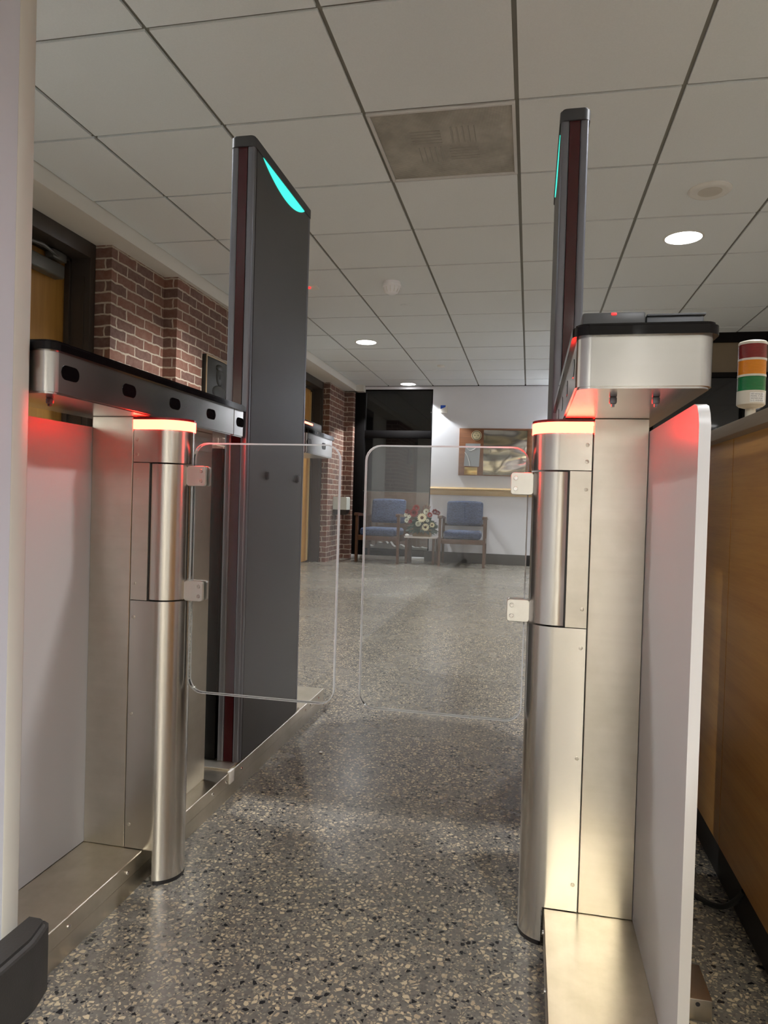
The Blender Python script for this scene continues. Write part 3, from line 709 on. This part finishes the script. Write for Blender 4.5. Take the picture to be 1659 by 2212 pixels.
t = thing('handrail', 'long tan wooden handrail along the white back wall', 'handrail', (-.1, YB-.03, .90))
pr_ = [(YB, .905), (YB-.022, .905), (YB-.026, .912), (YB-.026, .962), (YB-.020, .968), (YB-.024, .975), (YB-.034, .980), (YB-.036, .992), (YB-.028, 1.0), (YB-.016, 1.004), (YB-.014, 1.010), (YB, 1.012)]
bm = NB(); prism(bm, pr_, 'X', -1.31, 1.3); obj('rail', bm, 'rail', t)

t = thing('wall_sensor', 'small white box with blue tape high on the back wall', 'sensor', (-1.155, YB-.03, 2.0))
bm = NB(); bx(bm, -1.205, -1.108, YB-.055, YB-.001, 2.00, 2.105, .004); obj('sensor_body', bm, 'white', t)
bm = NB(); prism(bm, [(-1.20, 2.05), (-1.135, 2.075), (-1.13, 2.1), (-1.20, 2.1)], 'Y', YB-.0565, YB-.0548); obj('tape', bm, 'tape', t, 'piece of blue tape')
t = thing('wall_switch', 'narrow grey switch box at the right end of the wooden board', 'switch', (.04, YB-.02, 1.3))
bm = NB(); bx(bm, .027, .065, YB-.03, YB-.001, 1.30, 1.50, .003); obj('switch_plate', bm, 'grid', t)
bm = NB(); lathe(bm, [(.006, YB-.029), (.006, YB-.034)], (.046, 0, 1.33), 'Y', 12); obj('switch_knob', bm, 'black', t)

# dispenser and relief plaque on the brick
t = thing('dispenser', 'cream hand dispenser with black base on the far brick pier', 'dispenser', (-2.42, 8.85, .6))
pts = rrect(-2.519, -2.335, .668, .838, .012)
bm = NB(); prism(bm, [(-2.519, .67), (-2.335, .67), (-2.335, .826), (-2.345, .838), (-2.519, .838)], 'Y', 8.80, 8.98); obj('dispenser_cover', bm, 'dispenser', t)
bm = NB(); prism(bm, [(-2.519, .60), (-2.38, .60), (-2.348, .622), (-2.336, .668), (-2.519, .668)], 'Y', 8.805, 8.975); obj('dispenser_base', bm, 'dispblack', t)

t = thing('relief_plaque', 'dark bronze portrait relief plaque on the brick wall left of the pylon', 'plaque', (-2.385, 4.98, 1.5))
bm = NB(); bx(bm, -2.384, -2.352, 4.74, 5.20, 1.54, 1.845, .002); obj('plaque_plate', bm, 'bronze', t)
bm = NB()
for a in ((4.74, 5.20, 1.833, 1.845), (4.74, 5.20, 1.54, 1.552), (4.74, 4.752, 1.552, 1.833), (5.188, 5.20, 1.552, 1.833)): bx(bm, -2.352, -2.347, *a)
obj('plaque_border', bm, 'gold', t, 'thin gold border')
bm = NB()
def blob(c, r_, seg=16):
    bmesh.ops.create_uvsphere(bm, u_segments=seg, v_segments=10, radius=1, matrix=Matrix.LocRotScale(Vector(c), None, Vector(r_)))
blob((-2.352, 4.97, 1.715), (.012, .062, .075)); blob((-2.352, 4.97, 1.59), (.012, .12, .055)); blob((-2.345, 4.955, 1.71), (.010, .012, .022)); blob((-2.350, 4.97, 1.775), (.012, .066, .03))
bmesh.ops.delete(bm, geom=[v for v in bm.verts if v.co.z < 1.553], context='VERTS')
obj('portrait_relief', bm, 'bronze', t)

# ------------------------------------------------------------------ chairs, side table, flowers
def armchair(loc, rz, label):
    t = thing('armchair', label, 'chair', (0, 0, 0), 'blue upholstered armchairs by the window')
    w2_ = .262
    for sx in (-1, 1):
        bm = NB(); prism(bm, [(-.30, 0), (-.268, 0), (-.262, .60), (-.305, .60)], 'X', sx*w2_, sx*(w2_+.032)); obj('leg', bm, 'chairwood', t)
        bm = NB(); prism(bm, [(.30, 0), (.27, 0), (.235, .40), (.255, .60), (.29, .60), (.272, .40)], 'X', sx*w2_, sx*(w2_+.032)); obj('leg', bm, 'chairwood', t)
        bm = NB(); prism(bm, [(-.335, .612), (-.325, .60), (.295, .59), (.30, .60), (.10, .618), (-.30, .640), (-.33, .634)], 'X', sx*(w2_-.012), sx*(w2_+.044)); obj('armrest', bm, 'chairwood', t)
        bm = NB(); bx(bm, sx*(w2_+.004), sx*(w2_+.028), -.27, .25, .285, .345, .003); obj('side_rail', bm, 'chairwood', t)
    bm = NB(); bx(bm, -w2_, w2_, -.296, -.272, .285, .345, .003); obj('front_rail', bm, 'chairwood', t)
    bm = NB(); bx(bm, -.236, .236, -.31, .20, .346, .445, .035, 4)
    for v in bm.verts:
        if v.co.z > .40: v.co.z += .022*(1-(v.co.x/.25)**2)*(1-((v.co.y+.05)/.28)**2)
    obj('seat_cushion', bm, 'fabric', t)
    bm = NB(); bx(bm, -.238, .238, -.04, .04, .0, .325, .034, 4)
    bmesh.ops.subdivide_edges(bm, edges=[e for e in bm.edges if abs(e.verts[0].co.x-e.verts[1].co.x) > .2 or abs(e.verts[0].co.z-e.verts[1].co.z) > .15], cuts=4, use_grid_fill=True)
    for v in bm.verts:
        v.co.y += -.02*(1-(v.co.x/.24)**2)+.03*(v.co.x/.24)**2*0
        if v.co.z > .2: v.co.z += .008*(1-(v.co.x/.24)**2)
    bmesh.ops.transform(bm, matrix=Matrix.Translation((0, .215, .502)) @ Matrix.Rotation(R(-10), 4, 'X'), verts=bm.verts)
    obj('back_cushion', bm, 'fabric', t)
    bm = NB(); bx(bm, -w2_, w2_, .225, .25, .50, .53, .003); obj('back_rail', bm, 'chairwood', t)
    t.location = loc; t.rotation_euler.z = rz
    return t
armchair((-.822, 9.01, 0), R(2), 'blue armchair right of the flowers, against the white wall')
armchair((-1.885, 9.05, 0), R(-4), 'blue armchair left of the flowers, in front of the tall window')

t = thing('side_table', 'low dark-legged side table with pale top between the two armchairs', 'side table', (-1.37, 9.03, 0))
bm = NB(); bx(bm, -1.565, -1.15, 8.83, 9.25, .332, .352, .004); obj('table_top', bm, 'tabletop', t)
for x in (-1.555, -1.20):
    for y in (8.86, 9.19): bm = NB(); bx(bm, x, x+.032, y, y+.032, 0, .332, .002); obj('leg', bm, 'chairwood', t)
bm = NB()
bmesh.ops.create_icosphere(bm, subdivisions=3, radius=1, matrix=Matrix.LocRotScale(Vector((-1.53, 8.86, .3665)), None, Vector((.028, .022, .015))))
for v in bm.verts: v.co += Vector((random.uniform(-.004, .004), random.uniform(-.004, .004), random.uniform(0, .005)))
tag(obj('paper_tissue', bm, 'paper'), 'small crumpled white tissue at the left edge of the side table', 'tissue')

fx, fy, fz = -1.352, 8.99, .352
t = thing('flower_arrangement', 'red and cream artificial flower arrangement in a wooden planter on the side table', 'flower arrangement', (fx, fy, fz))
bm = NB(); prism(bm, [(-.115, 0), (.115, 0), (.125, .095), (-.125, .095)], 'Y', -.07, .07); bmesh.ops.translate(bm, verts=bm.verts, vec=(fx, fy, fz)); obj('planter', bm, 'planter', t)
def leaf(bm, base, d, ln, wd):
    d = Vector(d).normalized(); sd = d.cross(Vector((0, -1, .3))).normalized(); up = sd.cross(d)
    vs = []
    for u, k in ((0, .15), (.3, .9), (.6, .85), (1, .05)):
        c = Vector(base)+d*ln*u-Vector((0, 0, 1))*ln*.25*u*u
        vs.append((bm.verts.new(c-sd*wd*k), bm.verts.new(c+up*wd*.25), bm.verts.new(c+sd*wd*k)))
    for a, b_ in zip(vs, vs[1:]):
        bm.faces.new((a[0], a[1], b_[1], b_[0])); bm.faces.new((a[1], a[2], b_[2], b_[1]))
rnd = random.Random(3)
bm = NB()
for k in range(260):
    a = rnd.uniform(0, 2*math.pi); el = rnd.uniform(-.35, 1.2); d = (math.cos(a)*math.cos(el)*1.25, math.sin(a)*math.cos(el)*.8, math.sin(el))
    leaf(bm, (fx+d[0]*.09, fy+d[1]*.06, fz+.09+max(0, d[2])*.10), d, rnd.uniform(.06, .13), rnd.uniform(.010, .024))
o = obj('foliage', bm, 'leaf', t, angle=180); o['kind'] = 'stuff'
bm = NB()
for dx, hh in ((-.01, .40), (.015, .44), (.035, .42), (.0, .36)):
    tube(bm, [(fx+dx*.6+.03, fy, fz+.09), (fx+dx+.03, fy-.005, fz+hh*.6), (fx+dx*1.6+.03, fy-.01, fz+hh)], [.003, .0025, .0045], 6)
for a, b_ in (((.06, .27), (.11, .40)), ((-.1, .2), (-.2, .20)), ((-.08, .16), (-.19, .13)), ((-.06, .14), (-.15, .08))):
    tube(bm, [(fx+a[0], fy-.05, fz+a[1]), (fx+b_[0], fy-.08, fz+b_[1])], [.002, .004], 5)
obj('twig', bm, 'twig', t)
def blossom(px, pz, rad, mt, core=True, petals=14, layers=2, dy=-.09, cup=.35):
    rad *= .86
    c = Vector((fx+px, fy+dy, fz+pz)); nrm = Vector((px*.8, -1, .25)).normalized()
    u = nrm.cross(Vector((0, 0, 1))).normalized(); v = nrm.cross(u)
    bm = NB()
    for l in range(layers):
        for k in range(petals):
            a = 2*math.pi*(k+.5*l)/petals; d = u*math.cos(a)+v*math.sin(a); s_ = nrm.cross(d)
            r0, r1 = rad*.2, rad*(1-.24*l); wv = rad*2.6/petals; cc = c+nrm*(.004*l)
            q = [bm.verts.new(cc+d*r0-s_*wv*.4), bm.verts.new(cc+d*r0+s_*wv*.4), bm.verts.new(cc+d*r1*.7+s_*wv+nrm*rad*cup*(.3+.4*l)), bm.verts.new(cc+d*r1+nrm*rad*cup*(.2+.6*l)), bm.verts.new(cc+d*r1*.7-s_*wv+nrm*rad*cup*(.3+.4*l))]
            bm.faces.new(q)
    b_ = obj('blossom', bm, mt, t, angle=180)
    if core:
        bm = NB(); bmesh.ops.create_icosphere(bm, subdivisions=2, radius=1, matrix=Matrix.LocRotScale(c+nrm*rad*.12, None, Vector((rad*.34,)*3))); obj('blossom_core', bm, 'pcore', b_)
blossom(.005, .245, .078, 'pcream', True, 16, 2, -.10, .1)
blossom(-.105, .305, .072, 'pred', False, 12, 4, -.08, .5); blossom(-.085, .365, .060, 'pred', False, 10, 3, -.03, .5)
blossom(.165, .325, .050, 'pdark', False, 7, 3, -.06, .5); blossom(.205, .310, .040, 'pdark', False, 7, 3, -.06, .5); blossom(.105, .285, .045, 'pred', False, 8, 3, -.09, .5)
blossom(-.20, .315, .045, 'pdark', False, 8, 3, -.05, .4); blossom(.05, .325, .050, 'pwhite', False, 14, 3, -.05, .5)
blossom(.055, .125, .062, 'pcream', True, 14, 2, -.11, .3); blossom(.135, .155, .045, 'pcream', True, 12, 2, -.08, .2)
blossom(-.04, .165, .050, 'pwhite', False, 16, 4, -.11, .6); blossom(-.195, .205, .045, 'pwhite', False, 8, 2, -.08, .3)
blossom(-.165, .255, .032, 'pwhite', False, 7, 2, -.09, .3); blossom(-.215, .275, .034, 'pwhite', False, 5, 1, -.06, .6)
blossom(.075, .21, .03, 'pwhite', False, 7, 2, -.08, .3); blossom(-.15, .19, .035, 'pdark', False, 6, 2, -.09, .4)

# ------------------------------------------------------------------ camera, world, view
yaw, pit, rol, F = 0.205229915, -0.0164284212, 0.0292547808, 1502.64621
cyw, syw, cp, sp_, cr, sr = math.cos(yaw), math.sin(yaw), math.cos(pit), math.sin(pit), math.cos(rol), math.sin(rol)
f = Vector((-syw*cp, cyw*cp, sp_)); r_ = Vector((cyw, syw, 0)); u_ = r_.cross(f)
r2, u2 = cr*r_+sr*u_, -sr*r_+cr*u_
cam = bpy.data.cameras.new('camera'); co = bpy.data.objects.new('camera', cam); COL.objects.link(co)
mw = Matrix((r2, u2, -f)).transposed().to_4x4(); mw.translation = (0, 0, H); co.matrix_world = mw
cam.sensor_fit = 'VERTICAL'; cam.sensor_height = 24; cam.lens = F/2212*24; cam.clip_start = .02
S.camera = co
wd = bpy.data.worlds.new('night'); S.world = wd; wd.use_nodes = True
wd.node_tree.nodes['Background'].inputs[0].default_value = (.01, .012, .018, 1); wd.node_tree.nodes['Background'].inputs[1].default_value = .3
vs_ = S.view_settings; vs_.view_transform = 'Standard'; vs_.look = 'None'; vs_.gamma = 1; vs_.use_curve_mapping = False; vs_.exposure = 1.90
S.cycles.max_bounces = 14; S.cycles.diffuse_bounces = 6; S.cycles.glossy_bounces = 6; S.cycles.transmission_bounces = 10; S.cycles.use_denoising = True
S.cycles.sample_clamp_indirect = 6; S.cycles.caustics_refractive = False; S.cycles.caustics_reflective = False
